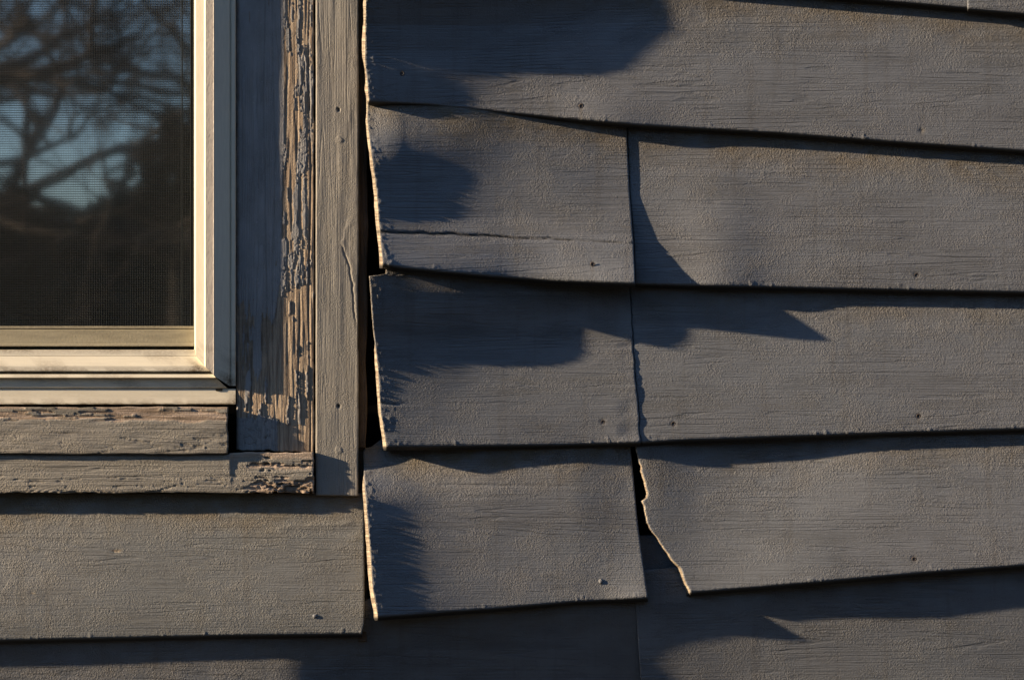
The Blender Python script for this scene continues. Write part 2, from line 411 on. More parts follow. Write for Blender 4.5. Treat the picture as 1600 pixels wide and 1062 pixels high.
B2R = board('clapboard', off(yb1, -42), yb2, off(r2, 4.6), const(2150), 990, 2150, 150, 450, lambda X, Y, V: base_h(V, 11, 38) + 8 * np.exp(-((X - 1125) / 60) ** 2) * V ** 2, TB, M_board, butt=True,
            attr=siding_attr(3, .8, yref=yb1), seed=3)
tag(B2R, 'long second-course clapboard right of the cracked one, a slanting shadow on its left end', 'clapboard', GRP)

# row 3
r3b = poly([(400, 981), (449, 982), (582, 990), (645, 996), (688, 999), (720, 1001)])
def h3(X, Y, V):
    q = sst(480, 700, Y); c = (.172 - .070 * q) * softp(930 - 115 * sst(455, 540, Y) - 95 * q - X, 50)
    g = (4 * (1 - sst(430, 548, Y)) + 6 * sst(545, 690, Y)) * (1 - sst(760, 960, X))
    g = g + 2.2 * (fbm(Y, 0 * Y, 15, 1, 72, 3) - .5) * 2 * sst(960, 985, X)
    return base_h(V, 9, 38) + c + 3.0 + g
r3 = lambda y: r3b(y) + 1.5 * (fbm(y, 0 * y, 13, 1, 71, 3) - .5) * 2
B3L = board('clapboard', off(yb2, -42), yb3, poly([(390, 604), (429, 603), (431, 577), (511, 583), (545, 587), (576, 591), (645, 595), (656, 597.5), (695, 604)]), r3, 590, 990, 400, 692, h3, TBK, M_board, butt=True,
            left=leftend(poly([(400, .4), (500, .4), (536, .6), (548, 5), (576, 8), (645, 7), (695, 9)]), 23),
            attr=siding_attr(4, .35, lambda X, Y, V, U: {'H': -2.2 * np.exp(-((Y - 630 - .02 * (X - 590) - 1.5 * (fbm(X, 0 * X, 15, 1, 5) - .5) * 2) / 1.2) ** 2) * (1 - sst(610, 665, X))}, yref=yb2, fuzz=poly([(430, 577), (545, 587), (695, 604)])), seed=4)
tag(B3L, 'short curled clapboard in the third course, between the cracked one and a hanging one', 'clapboard', GRP)
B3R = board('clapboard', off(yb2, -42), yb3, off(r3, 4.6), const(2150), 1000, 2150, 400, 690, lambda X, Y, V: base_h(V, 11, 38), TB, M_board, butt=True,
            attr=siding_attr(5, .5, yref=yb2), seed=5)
tag(B3R, 'long third-course clapboard above the torn one, a narrow shadow down its left end', 'clapboard', GRP)

# row 4
r4 = poly([(640, 981), (695, 983), (747, 988), (802, 993), (836, 997), (880, 1003), (929, 1010), (960, 1013)])
def h4l(X, Y, V):
    tw = sst(690, 790, Y)
    c = .186 * softp(690 - X, 45) * (.05 + .95 * tw) - 5 * (1 - sst(620, 700, X)) * (1 - tw) + .02 * softp(990 - X, 20) * tw
    rt = 7 * sst(930, 1010, X) * V ** 8
    return base_h(V, 15, 38) + 9 * sst(650, 780, X) * (1 - sst(890, 990, X)) * (1 - V) + c + rt
B4L = board('clapboard', off(yb3, -42), yb4l, poly([(640, 606), (694, 605), (700, 568), (747, 569), (770, 571), (851, 578), (919, 583), (962, 591)]), r4, 580, 1000, 650, 950, h4l, TBK, M_board, butt=True,
            left=leftend(poly([(650, .4), (738, .6), (752, 5), (765, 7), (851, 8), (919, 11), (962, 10)]), 24),
            attr=siding_attr(6, .95, lambda X, Y, V, U: {'H': -1.6 * np.exp(-((Y - 757 - .012 * (X - 680)) / 1.4) ** 2) * sst(670, 690, X) * (1 - sst(760, 960, X))}, yref=yb3, fuzz=poly([(702, 568), (770, 571), (962, 591)])), seed=6)
tag(B4L, 'short clapboard sagging loose lowest on the left, beside the torn board', 'clapboard', GRP)
tear = poly([(630, 988), (694, 992), (711, 995.5), (733, 1002), (748, 1005), (760, 1009.5), (772, 1011), (778, 1010.5), (782, 1004), (800, 1008), (825, 1014), (835, 1022), (846, 1031), (860, 1040), (873, 1049), (880, 1056), (887, 1064), (896, 1067), (905, 1069), (914, 1074), (925, 1080)])
tearr = lambda y: tear(y) + 1.5 * (fbm(y, 0 * y, 8, 1, 61, 3) - .5) * 2 + 1.0
tw_ = poly([(690, .8), (730, 2.4), (760, 3.2), (780, 3.5), (830, 2.5), (870, 4.5), (890, 7), (905, 6), (925, 6.5)])
def h4r(X, Y, V):
    rec = 13 * (1 - V) ** 1.5 * sst(985, 1200, X) * (1 - sst(1230, 1400, X))
    return base_h(V, 12, 38) - rec + 9 * (1 - V) * (1 - sst(1000, 1100, X)) + 9 * V ** 1.5 * sst(1080, 1300, X)
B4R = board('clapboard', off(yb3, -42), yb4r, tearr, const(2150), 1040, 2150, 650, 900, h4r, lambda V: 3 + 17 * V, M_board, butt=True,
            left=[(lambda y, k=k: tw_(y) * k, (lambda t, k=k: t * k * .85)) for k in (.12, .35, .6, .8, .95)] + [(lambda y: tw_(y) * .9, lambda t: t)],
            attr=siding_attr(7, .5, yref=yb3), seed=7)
tag(B4R, 'long clapboard with a jagged torn left end showing a pale wood edge', 'clapboard', GRP)

# row 5 left, under the window
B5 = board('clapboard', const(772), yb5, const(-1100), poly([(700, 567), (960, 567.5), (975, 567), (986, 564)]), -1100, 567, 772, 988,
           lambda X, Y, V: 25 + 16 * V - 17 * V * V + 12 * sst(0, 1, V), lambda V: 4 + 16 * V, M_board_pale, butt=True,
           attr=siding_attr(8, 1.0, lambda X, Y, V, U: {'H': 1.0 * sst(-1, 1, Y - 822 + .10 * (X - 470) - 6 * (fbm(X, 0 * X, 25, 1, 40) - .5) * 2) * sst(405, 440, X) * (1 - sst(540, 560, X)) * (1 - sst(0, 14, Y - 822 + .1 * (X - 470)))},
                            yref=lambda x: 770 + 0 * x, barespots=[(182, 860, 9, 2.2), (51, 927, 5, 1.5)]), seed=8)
tag(B5, 'wide grey clapboard directly under the window sill boards, tan stained near its top', 'clapboard', GRP)

# row 6
j6 = poly([(900, 990), (935, 991), (1062, 1000), (1300, 1015)])
yt6l = poly([(-1100, 975), (0, 955), (560, 945), (600, 925), (1000, 890)])
B6L = board('clapboard', yt6l, yb6, const(-1100), j6, -1100, 1000, 900, 1200, lambda X, Y, V: 27 - .025 * softp(X - 580, 30) * (X < 1100) - softp(Y - 950, 9) * (.19 + .25 * sst(430, 640, X)) + .46 * softp(Y - 1085, 10), TB, M_board, butt=True,
            attr=siding_attr(9, .45, yref=lambda x: np.where(x < 569, yb5(x), yb4l(x))), seed=9)
tag(B6L, 'lowest clapboard along the bottom left, in shade and cut by the frame', 'clapboard', GRP)
B6R = board('clapboard', off(yb4r, -36), yb6, off(j6, 3.0), const(2150), 1000, 2150, 880, 1150, lambda X, Y, V: 15 + 4 * (1 - sst(1000, 1200, X)) - softp(Y - 940, 12) * (.13 + .13 * (1 - sst(1000, 1550, X))) + .2 * softp(Y - 1080, 12), TB, M_board, butt=True,
            attr=siding_attr(10, .3, yref=yb4r), seed=10)
tag(B6R, 'lowest clapboard along the bottom right, below the torn board', 'clapboard', GRP)
# row 4 scrap visible in the tear: the backing strip
SCR = board('backing_scrap', const(838), const(897), const(984), const(1100), 984, 1100, 838, 897,
            lambda X, Y, V: 3 - 1.2 * np.exp(-((X - 1015) / 1.2) ** 2) * (Y > 868) * (Y < 894) - 1.2 * np.exp(-((Y - 893) / 1.3) ** 2) * (X > 1015) + 0 * X, const(8), M_board, seed=13)
tag(SCR, 'dark scrap of board showing through the torn gap', 'board scrap')

# nails
for bd, x, y, h, kd in [(B1, 908, 166, None, 'hole'), (B1, 628, 115, None, 'hole'), (B2L, 926, 413, None, 'hole'), (B2R, 1432, 430, None, 'hole'),
                        (B3L, 942, 659, None, 'hole'), (B3R, 1052, 662, None, 'hole'), (B3R, 1435, 650, None, 'hole'), (B4L, 939, 908, None, 'dome'), (B4R, 1428, 873, None, 'hole'),
                        (B5, 492, 962, None, 'dome')]:
    # height of the face there: nearest vertex
    me = bd.data; co = np.empty(len(me.vertices) * 3); me.vertices.foreach_get('co', co); co = co.reshape(-1, 3) + np.array(bd.location)
    k = 1 + co[:, 1] * S * 0; pxs = co[:, 0] / (S * (1 + co[:, 1] / D)) + 800; pys = 531 - co[:, 2] / (S * (1 + co[:, 1] / D))
    d2 = (pxs - x) ** 2 + (pys - y) ** 2; idx = np.argsort(d2)[:12]
    hh = float(np.max(-co[idx, 1] / S))
    nail(bd, x, y, hh - .1, 2.5 if kd == 'hole' else 3.2, kd)

# ------------------------------------------------------------------ trim board
HT = 36.0
def trim_attr(X, Y, V, U):
    ridge = np.zeros_like(X)
    path = poly([(340, 545), (362, 538), (378, 533), (395, 540), (420, 546), (450, 552), (500, 556)])
    d = X - path(Y) - 2.5 * (fbm(Y, 0 * Y, 12, 1, 90, 3) - .5) * 2
    on = sst(336, 350, Y) * (1 - sst(480, 520, Y))
    H = on * (.5 * sst(-1.5, 1.5, d) * (1 - sst(2, 12, d)) - 1.6 * np.exp(-((d + .5) / 1.1) ** 2) * sst(380, 395, Y))
    dirt = on * .5 * np.exp(-((d) / 1.2) ** 2) * sst(380, 395, Y) + .25 * (1 - sst(494, 500, X)) + .35 * (1 - sst(0, 4, 560 - X))
    H = H + .8 * (fbm(X, Y, 30, 240, 66) - .5) * 2 + .5 * (vn(X, Y, 7, 90, 67) - .5)
    for (nx, ny) in ((529, 172), (529, 634)):
        q = np.hypot(X - nx, (Y - ny) * .8); q = q * (.8 + .5 * vn(X, Y, 2.5, 2.5, 9)); H = H - 3.5 * (1 - sst(1.0, 3.0, q)); dirt = np.maximum(dirt, 1 - sst(1.2, 3, q))
    for (nx, ny) in ((530, 219), (529, 703)):
        q = np.hypot(X - nx, Y - ny) * (.8 + .4 * vn(X, Y, 3, 3, 9)); H = H + .7 * np.exp(-((q - 4) / 1.2) ** 2) + .5 * (1 - sst(1, 4, q))
    return {'H': H, 'dirt': np.clip(dirt, 0, 1), 'rough': .75 + 0 * X}
TR = board('trim_board', const(-500), poly([(480, 771), (570, 773)]), lambda y: 495.5 + 0 * y + .8 * (fbm(y, 0 * y, 60, 1, 4) - .5), lambda y: 558 + .8 * (fbm(y, 0 * y, 30, 1, 6) - .5) * 2,
           495.5, 558, -500, 772, lambda X, Y, V: HT + 0 * X, const(20), M_trim, attr=trim_attr, step=1.5, und=.3, seed=14)
tag(TR, 'narrow upright grey trim board between the peeling casing and the clapboard ends', 'trim board')

# ------------------------------------------------------------------ peeling casing
HC = 34.0
def case_attr(X, Y, V, U):
    # how weathered: strong on the sun side and towards the bottom
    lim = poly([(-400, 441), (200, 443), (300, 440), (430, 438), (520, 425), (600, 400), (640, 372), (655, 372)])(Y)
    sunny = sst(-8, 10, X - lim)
    n = fbm(X, Y, 6, 62, 301, 4); n2 = fbm(X, Y, 5, 60, 302, 3); n3 = fbm(X, Y, 4, 24, 303, 3)
    loss = .50 + .02 * sunny * sst(-100, 300, Y) + .045 * sunny
    loss = loss + .06 * sst(420, 520, Y) * (1 - sst(640, 655, Y))
    shade_patch = sst(448, 475, Y + .5 * (X - 395)) * (1 - sst(395, 402, X + 8 * (n3 - .5))) * .25
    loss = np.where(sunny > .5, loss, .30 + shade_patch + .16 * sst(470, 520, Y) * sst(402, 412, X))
    strip = np.exp(-((X - 437) / 8) ** 4) * sst(510, 525, Y) * .5 + np.exp(-((X - 450) / 9) ** 4) * sst(80, 120, Y) * (1 - sst(240, 420, Y)) * .12
    loss = loss + strip
    botp = sst(650, 658, Y) * (1 - sst(432, 440, X)); loss = loss * (1 - botp) + botp * .36
    fr = sst(658, 664, Y) * sst(436, 442, X); loss = np.maximum(loss, fr * .7)
    val = .45 * n + .3 * n2 + .25 * n3
    d = loss - val                                   # > 0 bare
    bare = sst(-.006, .012, d)
    curl = np.exp(-((d + .02) / .02) ** 2) * (.2 + .5 * sunny * sst(300, 560, Y))
    paint = .7 + .5 * sunny * sst(380, 560, Y)
    groove = (fbm(X + 4 * fbm(X, Y, 30, 90, 8, 2), Y, 4.2, 75, 310, 3) - .5) * 2; gro2 = (fbm(X, Y, 2.4, 60, 311, 2) - .5) * 2
    allig = np.abs(fbm(X, Y, 7, 13, 320, 3) - .5) * 2
    allig = (1 - sst(0, .10, allig)) * sunny
    spl = np.exp(-((X - 484 + 1.5 * np.sin(Y / 60)) / 1.3) ** 2) + .8 * np.exp(-((X - 467 + 2 * np.sin(Y / 45)) / 1.1) ** 2) * sst(420, 500, Y)
    cr = np.exp(-((X - 415 + 2.5 * np.sin(Y / 110)) / .9) ** 2) * .5 + np.exp(-((X - 428 + 2 * np.sin(Y / 70 + 1)) / .8) ** 2) * .4
    H = (1 - bare) * (paint + curl - 1.0 * allig * (fbm(X, Y, 30, 50, 5) > .42)) + bare * (groove * .5 + gro2 * .55) - 1.2 * spl * sunny - 1.3 * cr
    H = H + .6 * (fbm(X, Y, 26, 200, 312, 2) - .5) * 2
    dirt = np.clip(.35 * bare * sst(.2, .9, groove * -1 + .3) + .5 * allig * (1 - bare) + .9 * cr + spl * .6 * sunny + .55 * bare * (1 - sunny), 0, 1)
    # left border darker
    dirt = np.maximum(dirt, .7 * (1 - sst(371, 376, X)))
    return {'H': H, 'bare': bare, 'dirt': dirt, 'rough': .8 + 0 * X}
CA = board('window_casing', const(-500), lambda x: 702 + 3 * (fbm(x, 0 * x, 14, 1, 9) - .5) * 2 + .04 * (np.asarray(x) - 430), const(371.5), lambda y: 488.5 + 1.2 * (fbm(y, 0 * y, 18, 1, 19, 3) - .5) * 2,
           371.5, 488, -500, 704, lambda X, Y, V: HC + 0 * X, const(18), M_case, attr=case_attr, step=1.15, und=.3, seed=0)
tag(CA, 'upright window casing board with flaking paint and bare cracked wood', 'casing board')

# ------------------------------------------------------------------ sill boards
def sill1_attr(X, Y, V, U):
    e = 657 + 3.5 * (fbm(X, 0 * X, 60, 1, 140, 3) - .5) * 2 + 3 * (fbm(X, Y, 18, 4, 141) - .5) * 2
    m = 1 - sst(-1, 1, Y - e)
    m = m * (fbm(X, Y, 70, 5, 144, 3) < .60 + .1 * (X > 300))
    gv = (fbm(X, Y, 90, 2.6, 145, 3) - .5) * 2
    H = -1.8 * m + m * gv * .9 + (1 - m) * gv * .35 + 1.1 * (fbm(X, Y, 60, 10, 146) - .5) * 2
    ch = (fbm(X, Y, 24, 5, 150, 3) > .70); ch = ch * sst(660, 690, Y); H = H - .8 * ch
    dirt = .85 * (m * (fbm(X, Y, 50, 3, 147) > .58)) + .75 * (1 - sst(637, 643, Y)) + .3 * ch + .35 * sst(700, 707, Y) + .3 * (1 - sst(0, 5, 355 - X))
    return {'H': H, 'bare': np.clip(m, 0, 1), 'dirt': np.clip(dirt, 0, 1), 'rough': .9 + 0 * X}
S1 = board('sill_board', lambda x: 637.5 + 1.2 * (fbm(x, 0 * x, 25, 1, 3, 3) - .5) * 2, lambda x: 707 + 1.0 * (fbm(x, 0 * x, 30, 1, 7, 3) - .5) * 2, const(-1100), lambda y: 354 + 1.4 * (fbm(y, 0 * y, 9, 1, 8, 3) - .5) * 2,
           -1100, 354, 638, 707, lambda X, Y, V: 53 + 2.0 * (V - .3) + 0 * X, const(45), M_sill, attr=sill1_attr, step=1.6, und=.4, seed=0)
tag(S1, 'upper grey board under the window, its top edge peeled to bare wood', 'sill board')
def sill2_attr(X, Y, V, U):
    gv = (fbm(X, Y, 120, 3.0, 161, 3) - .5) * 2
    H = gv * .55
    # cathedral grain near the bottom left
    rr = np.hypot((X - 112) / 3.2, (Y - 776)); sw = np.sin(rr * 2.0 + 1.5 * fbm(X, Y, 30, 10, 5)) * np.exp(-(rr / 20) ** 2) * (np.abs(X - 112) < 90)
    H = H + .7 * sw * sst(0, 16, Y - 738)
    # rot towards the right end
    n = .5 * fbm(X, Y, 34, 7, 163, 4) + .5 * fbm(X, Y, 12, 4, 164, 3)
    topb = (1 - sst(714, 722, Y - 5 * (fbm(X, 0 * X, 30, 1, 171) - .5))) * sst(350, 375, X)
    rt = sst(355, 420, X) * (sst(744, 756, Y + 14 * (fbm(X, 0 * X, 26, 1, 166, 3) - .5) * 2) * .30 + .10 * sst(360, 420, X)) + .05
    m = sst(-.01, .02, rt + .30 - n * 1.0 + .0)
    m = np.where((Y > 742 + 6 * fbm(X, 0 * X, 20, 1, 5)), m, 0) * sst(370, 400, X) * sst(.0, .02, X - 372)
    hole = sst(.0, .04, .30 * sst(405, 430, X) * (1 - sst(486, 490, X)) * sst(752, 759, Y + 5 * (fbm(X, 0 * X, 12, 1, 190) - .5) * 2) + .27 - fbm(X, Y, 19, 5, 191, 3)) * sst(400, 415, X)
    mid = sst(372, 400, X) * (1 - sst(728, 736, Y)) * sst(720, 724, Y) * (fbm(X, Y, 46, 5, 193, 3) > .50)
    m = np.maximum(m, mid)
    ch = (fbm(X, Y, 26, 4, 195, 3) > .66) * sst(735, 750, Y)
    H = H - 2.4 * m + m * (fbm(X, Y, 9, 3, 169, 3) - .5) * 5 - 3.5 * hole - .8 * ch
    dirt = np.clip(.7 * hole + .4 * m * (fbm(X, Y, 30, 4, 167) > .5) + .55 * (1 - sst(711, 716, Y)) * (X < 350) + .45 * sst(762, 769, Y) + .25 * ch, 0, 1)
    # splintered bare ledge under the casing
    led = (1 - sst(713, 720, Y + 4 * (fbm(X, 0 * X, 20, 1, 172, 3) - .5) * 2)) * sst(355, 362, X)
    return {'H': H + 0 * topb, 'bare': np.clip(np.maximum(m, led * .75), 0, 1), 'dirt': dirt, 'rough': 1.0 + 0 * X}
S2 = board('sill_board', lambda x: np.where(np.asarray(x) < 358, 711.5, 709 + 2.2 * (fbm(x, 0 * x, 16, 1, 33, 3) - .5) * 2), lambda x: 768 + 1.5 * (fbm(x, 0 * x, 20, 1, 17, 3) - .5) * 2 - 2.5 * (fbm(x, 0 * x, 9, 1, 18) > .66) * (np.asarray(x) > 400), const(-1100), lambda y: 488.5 + 1.5 * (fbm(y, 0 * y, 10, 1, 28, 3) - .5) * 2,
           -1100, 488, 711, 769, lambda X, Y, V: 48 + 0 * X - 3 * (1 - V) * sst(358, 366, X), const(40), M_sill, attr=sill2_attr, step=1.4, und=.4, seed=0)
tag(S2, 'lower grey board under the window with a rotted, crumbling right end', 'sill board')
# narrow ledge filling behind the sill boards' right ends (dark recess)
def prism(name, x0, x1, y0, y1, h0, h1, mat, parent=None, dirt=0.0):
    vs = np.array([P(x, y, h) for h in (h0, h1) for y in (y0, y1) for x in (x0, x1)])
    fs = [(4, 6, 7, 5), (0, 1, 3, 2), (0, 4, 5, 1), (2, 3, 7, 6), (0, 2, 6, 4), (1, 5, 7, 3)]
    pc = np.stack([vs[:, 0] / S + 800, 531 - vs[:, 2] / S, -vs[:, 1] / S], -1)
    org = vs.mean(0); org[2] = vs[:, 2].min()
    n = len(vs)
    return link_mesh(name, vs, fs, mat, parent, {'pco': ('FLOAT_VECTOR', pc), 'bare': ('FLOAT', np.zeros(n)), 'dirt': ('FLOAT', np.full(n, dirt)), 'rough': ('FLOAT', np.ones(n))}, False, org)

# ------------------------------------------------------------------ wall behind everything
wall = empty('house_wall', tuple(P(600, 1300, 0)))
tag(wall, 'dark wall of old boards glimpsed in the gaps behind the clapboards', 'wall')
prism('sheathing', 310, 2300, -800, 1500, -120, -72, M_dark, wall)
prism('sheathing', -2200, 310, 560, 1500, -120, -72, M_dark, wall)
prism('sheathing', -2200, -1100, -800, 560, -120, -72, M_dark, wall)
st1 = board('stud', const(-500), const(1000), const(562), lambda y: 571 + 3.0 * (fbm(y, 0 * y, 70, 1, 3) - .5) * 2, 562, 571, -500, 1000, lambda X, Y, V: 13 + 10 * sst(300, 360, Y) * (1 - sst(698, 704, Y)), const(12), M_sheath, step=2, und=.8, parent=wall, seed=3)

# ------------------------------------------------------------------ window
win = empty('window', tuple(P(-300, 631, 20)))
tag(win, 'cream framed window with an insect screen and dark reflecting glass', 'window')
def strip(name, pts, mat, along, lo, hi, n=60, dirtf=None, parent=win, fine=None):
    """pts: list of (a, h, end); profile across, swept along the other axis up to each point's own end"""
    A = np.array([p[0] for p in pts], float); Hh = np.array([p[1] for p in pts], float)
    E = np.array([p[2] if len(p) > 2 else hi for p in pts], float); L0 = np.array([p[3] if len(p) > 3 else lo for p in pts], float)
    t = np.linspace(0, 1, n)[:, None]; t = t ** .6 if fine else t
    Lg = L0[None] + (E - L0)[None] * t; Ag = A[None] + 0 * Lg; Hg = Hh[None] + 0 * Lg
    # end cap down to the wall
    Lg = np.concatenate([Lg, Lg[-1:]]); Ag = np.concatenate([Ag, Ag[-1:]]); Hg = np.concatenate([Hg, np.full_like(Hg[-1:], 5)])
    Hg = Hg + .25 * (fbm(Lg, Ag, 160, 40, 5, 2) - .5) * 2
    X, Y = (Lg, Ag) if along == 'x' else (Ag, Lg)
    vs = P(X, Y, Hg).reshape(-1, 3); R, C = X.shape
    d = dirtf(X, Y) if dirtf else np.zeros_like(X)
    f = gridfaces(R, C, 0, along == 'y')
    pc = np.stack([X, Y, Hg], -1)
    org = vs.mean(0); org[2] = vs[:, 2].min()
    o = link_mesh(name, vs, f, mat, parent, {'pco': ('FLOAT_VECTOR', pc), 'dirt': ('FLOAT', np.clip(d, 0, 1))}, False, org)
    return o
def dj(X, Y):
    return .35 * sst(.5, .7, fbm(X, Y, 40, 14, 88, 3)) * (Y > 540) + .6 * np.exp(-((Y - 580) / 2.0) ** 2) * (X < 330) * (fbm(X, Y, 30, 3, 89) > .4) + .5 * np.exp(-((Y - 548) / 1.6) ** 2) * (X < 304) + 1.2 * np.exp(-(np.hypot(X - 308, (Y - 575) * 1.5) / 9) ** 2) + 1.1 * (1 - sst(545, 549, Y)) * 0 + .8 * np.exp(-(np.hypot(X - 356, Y - 595) / 9) ** 2) + .35 * sst(590, 593, Y) * (X > 300)
# right jamb: inner return, bright face, flat face, sloping outer face, outer flange
strip('jamb', [(303.0, 12, 546), (303.3, 20, 546), (304.6, 45.2, 546.5), (305.4, 46.4, 547), (306.2, 46.8, 556), (319.0, 49.2, 571), (319.8, 49.8, 572), (320.6, 51.2, 573), (321.4, 51.5, 574)], M_vinyl, 'y', -500, 572, 220, dj)
strip('jamb_face', [(321.4, 51.5, 574), (327.5, 51.5, 579), (333, 51.6, 584.5), (333.8, 51.9, 585.5), (334.6, 51.4, 586.5)], M_vinyl_tex, 'y', -500, 585, 260, dj)
strip('jamb_flange', [(334.6, 51.4, 586.5), (336.0, 50.2, 588), (357.5, 42.5, 602), (358.8, 41.8, 602.5), (359.2, 39.0, 602.5), (361.2, 39.0, 602.5), (361.8, 41.5, 602.5), (367.2, 40.5, 602.5), (368.2, 39.0, 602.5), (368.4, 35, 602.5)], M_vinyl, 'y', -500, 602, 220, dj)
# bottom rail of the frame
strip('sill_rail', [(546.0, 8, 305), (546.3, 27.0, 305), (547.2, 28.6, 306), (555.6, 31.0, 306), (556.1, 30.4, 307), (556.7, 31.3, 307), (571.0, 41.5, 319.8), (572.0, 42.0, 320.6), (579.2, 43.2, 327.5), (580.2, 42.6, 328), (580.6, 30, 328), (584.2, 30, 332),
                    (584.5, 42.5, 332.5), (585.3, 43.8, 333.5), (589.6, 46.0, 337), (590.4, 45.2, 338), (590.8, 39, 338.5), (603.5, 37.4, 352), (605.6, 37.0, 355), (606.0, 31, 356), (607.0, 31, 357)], M_vinyl, 'x', -1050, 320, 160, dj, fine=True)
def ds(X, Y): return .9 * np.exp(-((Y - 631) / 2.2) ** 2) * (fbm(X, Y, 12, 2, 8) > .45) + 1.0 * np.exp(-(np.hypot(X - 366, Y - 627) / 9) ** 2)
strip('sill_flange', [(606.9, 8, 368), (607.2, 33.6, 368), (608.4, 34.4, 368), (620, 35.8, 368), (629, 37.6, 368), (631.0, 37.4, 368), (631.6, 34, 368), (631.8, 8, 368)], M_vinyl, 'x', -1050, 368, 200, ds)
prism('weep_hole', 337, 347.5, 607.4, 610.4, 30, 36.1, M_dark, win)
# outer frame elsewhere (outside the picture)
prism('jamb', -1090, -1045, -500, 631, 5, 50, M_vinyl, win)
prism('head_rail', -1090, 368, -560, -500, 5, 50, M_vinyl, win)
# sash rail behind the screen
strip('sash_rail', [(509.0, 5, 303), (509.3, 21.5, 303), (510.5, 22.6, 303), (513, 23.2, 303), (514.5, 22.2, 303), (516, 24.0, 303), (536.5, 26.5, 303), (537.2, 27.4, 303), (540.6, 28.4, 303), (541.2, 26, 303), (541.6, 6, 303), (546.5, 4, 303)], M_sash, 'x', -1050, 303, 120,
      lambda X, Y: .6 * np.exp(-((Y - 514) / 1.5) ** 2) + .9 * sst(540, 541.5, Y) + .8 * (1 - sst(509, 512, Y)))
strip('sash_bead', [(283.6, 2.0), (284.0, 3.6), (285.0, 3.8), (285.4, 2.0)], M_wire, 'y', -500, 509, 30)
strip('sash_bead', [(297.6, 2.0), (298.2, 7.5), (299.0, 7.8), (299.4, 5.5), (303.2, 5.5)], M_dark, 'y', -500, 509, 30)
# glass
mg, tg, bgl = mat_new('window_glass')
bgl.inputs['Base Color'].default_value = (.010, .012, .013, 1); bgl.inputs['Roughness'].default_value = .03; bgl.inputs['IOR'].default_value = 5.5
Ng = NT(tg); tcg = tg.nodes.new('ShaderNodeTexCoord')
mp = tg.nodes.new('ShaderNodeMapping'); mp.inputs['Scale'].default_value = (14, 14, 9); tg.links.new(tcg.outputs['Object'], mp.inputs[0])
tg.links.new(Ng.bump(Ng.noise(mp.outputs[0], 1.5, .4), .0004, .35), bgl.inputs['Normal'])
prism('glass', -1050, 303, -500, 510, -3, 2, mg, win)
# insect screen wires
vs = []; fs = []
def wire(x0, y0, x1, y1, h, r):
    k = len(vs); a = np.array(P(x0, y0, h)); b_ = np.array(P(x1, y1, h)); dv = (b_ - a) / np.linalg.norm(b_ - a)
    q = np.array([dv[2], 0, -dv[0]]) * r * S; n = np.array([0, 1, 0]) * r * S
    for e in (a, b_):
        for s_ in (q, -n, -q, n): vs.append(e + s_)
    for i in range(4): fs.append((k + i, k + (i + 1) % 4, k + 4 + (i + 1) % 4, k + 4 + i))
y = -300
while y < 510:
    wire(-700, y, 303, y + .0, 21 + .15 * math.sin(y), .33); y += 3.75
x = -700
while x < 303:
    wire(x, -300, x, 510, 21, .15); x += 3.75
vs = np.array(vs); pc = np.stack([vs[:, 0] / S, vs[:, 2] / S, 0 * vs[:, 0]], -1)
org = vs.mean(0)
link_mesh('insect_screen', vs, fs, M_wire, win, {'pco': ('FLOAT_VECTOR', pc), 'dirt': ('FLOAT', np.zeros(len(vs)))}, False, org)

# ------------------------------------------------------------------ ground and the trees mirrored in the glass
mgd, tgd, bgd = mat_new('lawn'); Nn = NT(tgd); tc = tgd.nodes.new('ShaderNodeTexCoord')
tgd.links.new(Nn.mix(Nn.ramp(Nn.noise(tc.outputs['Object'], 5, .6), .35, .65), (.010, .012, .006), (.020, .017, .010)), bgd.inputs['Base Color']); bgd.inputs['Roughness'].default_value = 1
vs = [(-600, 5, -1.6), (600, 5, -1.6), (600, -900, -1.6), (-600, -900, -1.6)]
g = link_mesh('ground', vs, [(0, 3, 2, 1)], mgd, None, {'pco': ('FLOAT_VECTOR', np.array(vs))}, False, np.array([0, -400, -1.6])); tag(g, kind='structure')
mbk, tbk, bbk = mat_new('bark'); Nb = NT(tbk); tcb = tbk.nodes.new('ShaderNodeTexCoord')
tbk.links.new(Nb.mix(Nb.noise(tcb.outputs['Object'], 6, .7), (.012, .010, .009), (.03, .025, .02)), bbk.inputs['Base Color']); bbk.inputs['Roughness'].default_value = 1
mlf, tlf, blf = mat_new('foliage'); Nl = NT(tlf); tcl = tlf.nodes.new('ShaderNodeTexCoord')
tlf.links.new(Nl.mix(Nl.ramp(Nl.noise(tcl.outputs['Object'], 3, .6), .4, .6), (.012, .020, .012), (.028, .028, .016)), blf.inputs['Base Color']); blf.inputs['Roughness'].default_value = 1

def tube(vs, fs, pts, rad, n=6):
    k = len(vs)
    for i, p in enumerate(pts):
        d = (pts[min(i + 1, len(pts) - 1)] - pts[max(i - 1, 0)]).normalized(); a = d.orthogonal().normalized(); b_ = d.cross(a)
        for j in range(n):
            t = 2 * math.pi * j / n; vs.append(tuple(p + (a * math.cos(t) + b_ * math.sin(t)) * rad[i]))
    for i in range(len(pts) - 1):
        for j in range(n): fs.append((k + i * n + j, k + i * n + (j + 1) % n, k + (i + 1) * n + (j + 1) % n, k + (i + 1) * n + j))

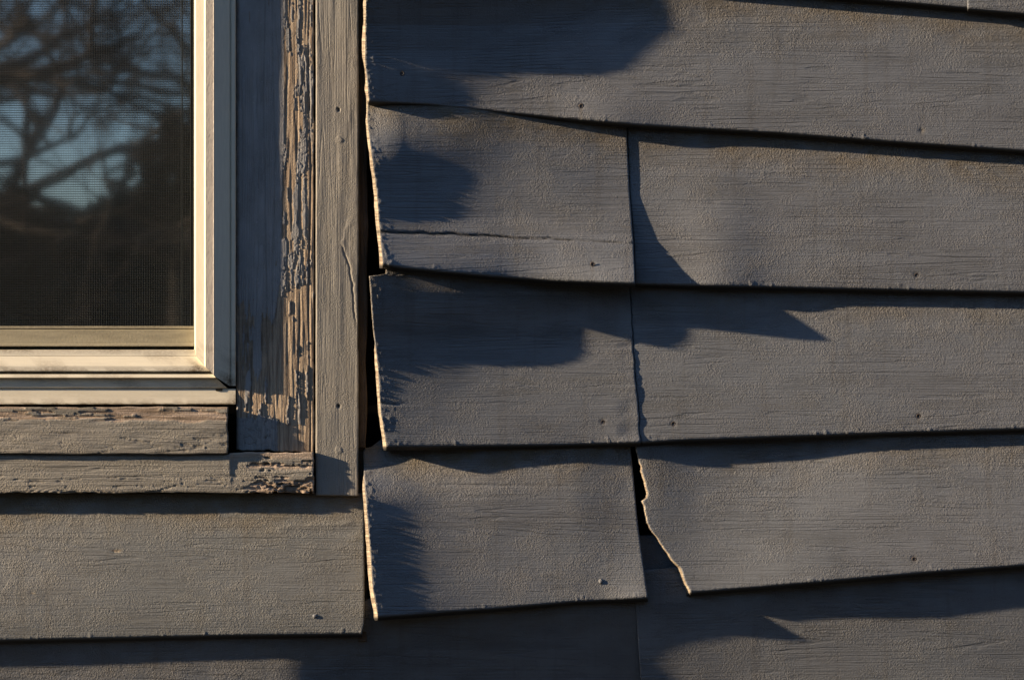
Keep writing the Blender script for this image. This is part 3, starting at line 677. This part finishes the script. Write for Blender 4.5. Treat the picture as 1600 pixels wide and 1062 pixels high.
def grow(rng, vs, fs, p, d, L, r, depth, tips):
    n = 5; pts = [p]; rad = [r]
    for i in range(n):
        d = (d + Vector((rng.gauss(0, .13), rng.gauss(0, .13), rng.gauss(0, .10) + .02))).normalized()
        p = p + d * (L / n); pts.append(p); rad.append(r * (1 - .45 * (i + 1) / n))
    tube(vs, fs, pts, rad, 6 if depth > 2 else 4)
    if depth == 0: tips.append(p); return
    for k in range(3 if depth > 1 else 4):
        q = pts[rng.choice([2, 3, 4, 5, 5])]
        dd = (d + Vector((rng.gauss(0, .65), rng.gauss(0, .65), rng.gauss(.05, .55)))).normalized()
        grow(rng, vs, fs, q, dd, L * rng.uniform(.6, .85), r * rng.uniform(.42, .62), depth - 1, tips)

def bare_tree(x, y, trunk_h, r, seed, label, L=1.5, depth=5, lean=(0, 0)):
    rng = random.Random(seed); e = empty('bare_tree', (x, y, -1.6))
    tag(e, label, 'tree', 'trees mirrored in the window glass')
    tv, tf = [], []; p0 = Vector((x, y, -1.6)); top = p0 + Vector((lean[0], lean[1], trunk_h))
    pts = [p0, p0.lerp(top, .3) + Vector((.05, 0, 0)), p0.lerp(top, .7), top]
    tube(tv, tf, pts, [r * 1.4, r, r * .85, r * .7], 10)
    o = link_mesh('trunk', tv, tf, mbk, e, None, True, np.array(p0))
    bv, bf = [], []; tips = []
    for k in range(5):
        t = 2 * math.pi * k / 5 + rng.uniform(-.4, .4)
        grow(rng, bv, bf, top, Vector((math.cos(t), .6 * math.sin(t), rng.uniform(.15, .8))).normalized(), L, r * .55, depth - 1, tips)
    link_mesh('branches', bv, bf, mbk, e, None, True, np.array(top))
    return tips
bare_tree(-3.3, -9.5, 2.9, .085, 4, 'bare branched tree mirrored nearest in the window glass', 1.3, 6)
bare_tree(-2.0, -10.5, 2.1, .09, 31, 'slender bare tree mirrored in the middle of the window glass', 1.15, 6)
bare_tree(-4.6, -13.0, 2.6, .11, 47, 'leaning bare tree mirrored at the left edge of the window glass', 1.4, 6, (.8, 0))
bare_tree(-.9, -15.0, 3.0, .15, 9, 'second bare tree mirrored darker at the right of the window glass', 1.6, 5)
bare_tree(-6.0, -16.0, 3.5, .12, 15, 'farthest bare tree mirrored in the window glass behind finer twigs', 1.9, 5)

# dense wood behind: many leaf clumps read as one mass
rng = np.random.default_rng(5)
n = 60000; n2 = 45000
xx = rng.uniform(-26, 14, n); top = .8 + 1.2 * fbm(xx, 0 * xx, 5, 1, 3, 3) + 1.6 * sst(-6.8, -4.6, xx) + .8 * fbm(xx, 0 * xx, 1.2, 1, 8, 2)
zz = -1.6 + (top + 1.6) * rng.uniform(0, 1, n) ** .75 ; yy = -30 + rng.uniform(-2, 2, n)
th = rng.uniform(math.radians(-78), math.radians(78), n2); rr_ = rng.uniform(33, 37, n2)
x2 = rr_ * np.sin(th); y2 = -rr_ * np.cos(th); t2 = 3.2 + 2.2 * fbm(th * 40, 0 * th, 4, 1, 6, 3) + 4.5 * (x2 > -3) + 2.5; t2 = np.where((th > math.radians(-24)) & (th < math.radians(-7)), 1.2, t2)  # unseen ring of wood, added and raised to block low sky light
sz = np.concatenate([rng.uniform(.06, .20, n), rng.uniform(.25, .7, n2)])[:, None]
c = np.concatenate([np.stack([xx, yy, zz], -1), np.stack([x2, y2, -1.6 + (t2 + 1.6) * rng.uniform(0, 1, n2) ** .8], -1)]); n = n + n2; a = rng.normal(size=(n, 3)); a /= np.linalg.norm(a, axis=1)[:, None]
b2 = np.cross(a, rng.normal(size=(n, 3))); b2 /= np.linalg.norm(b2, axis=1)[:, None]
q = np.stack([c + a * sz, c + b2 * sz, c - a * sz, c - b2 * sz], 1).reshape(-1, 3)
o = link_mesh('far_wood_and_sky_block', q, np.arange(4 * n).reshape(-1, 4), mlf, None, None, False, np.array([-6, -30, -1.6]))
tag(o, 'dark far off wood mirrored low in the window glass, plus an added unseen ring blocking low sky', 'wood', kind='stuff')
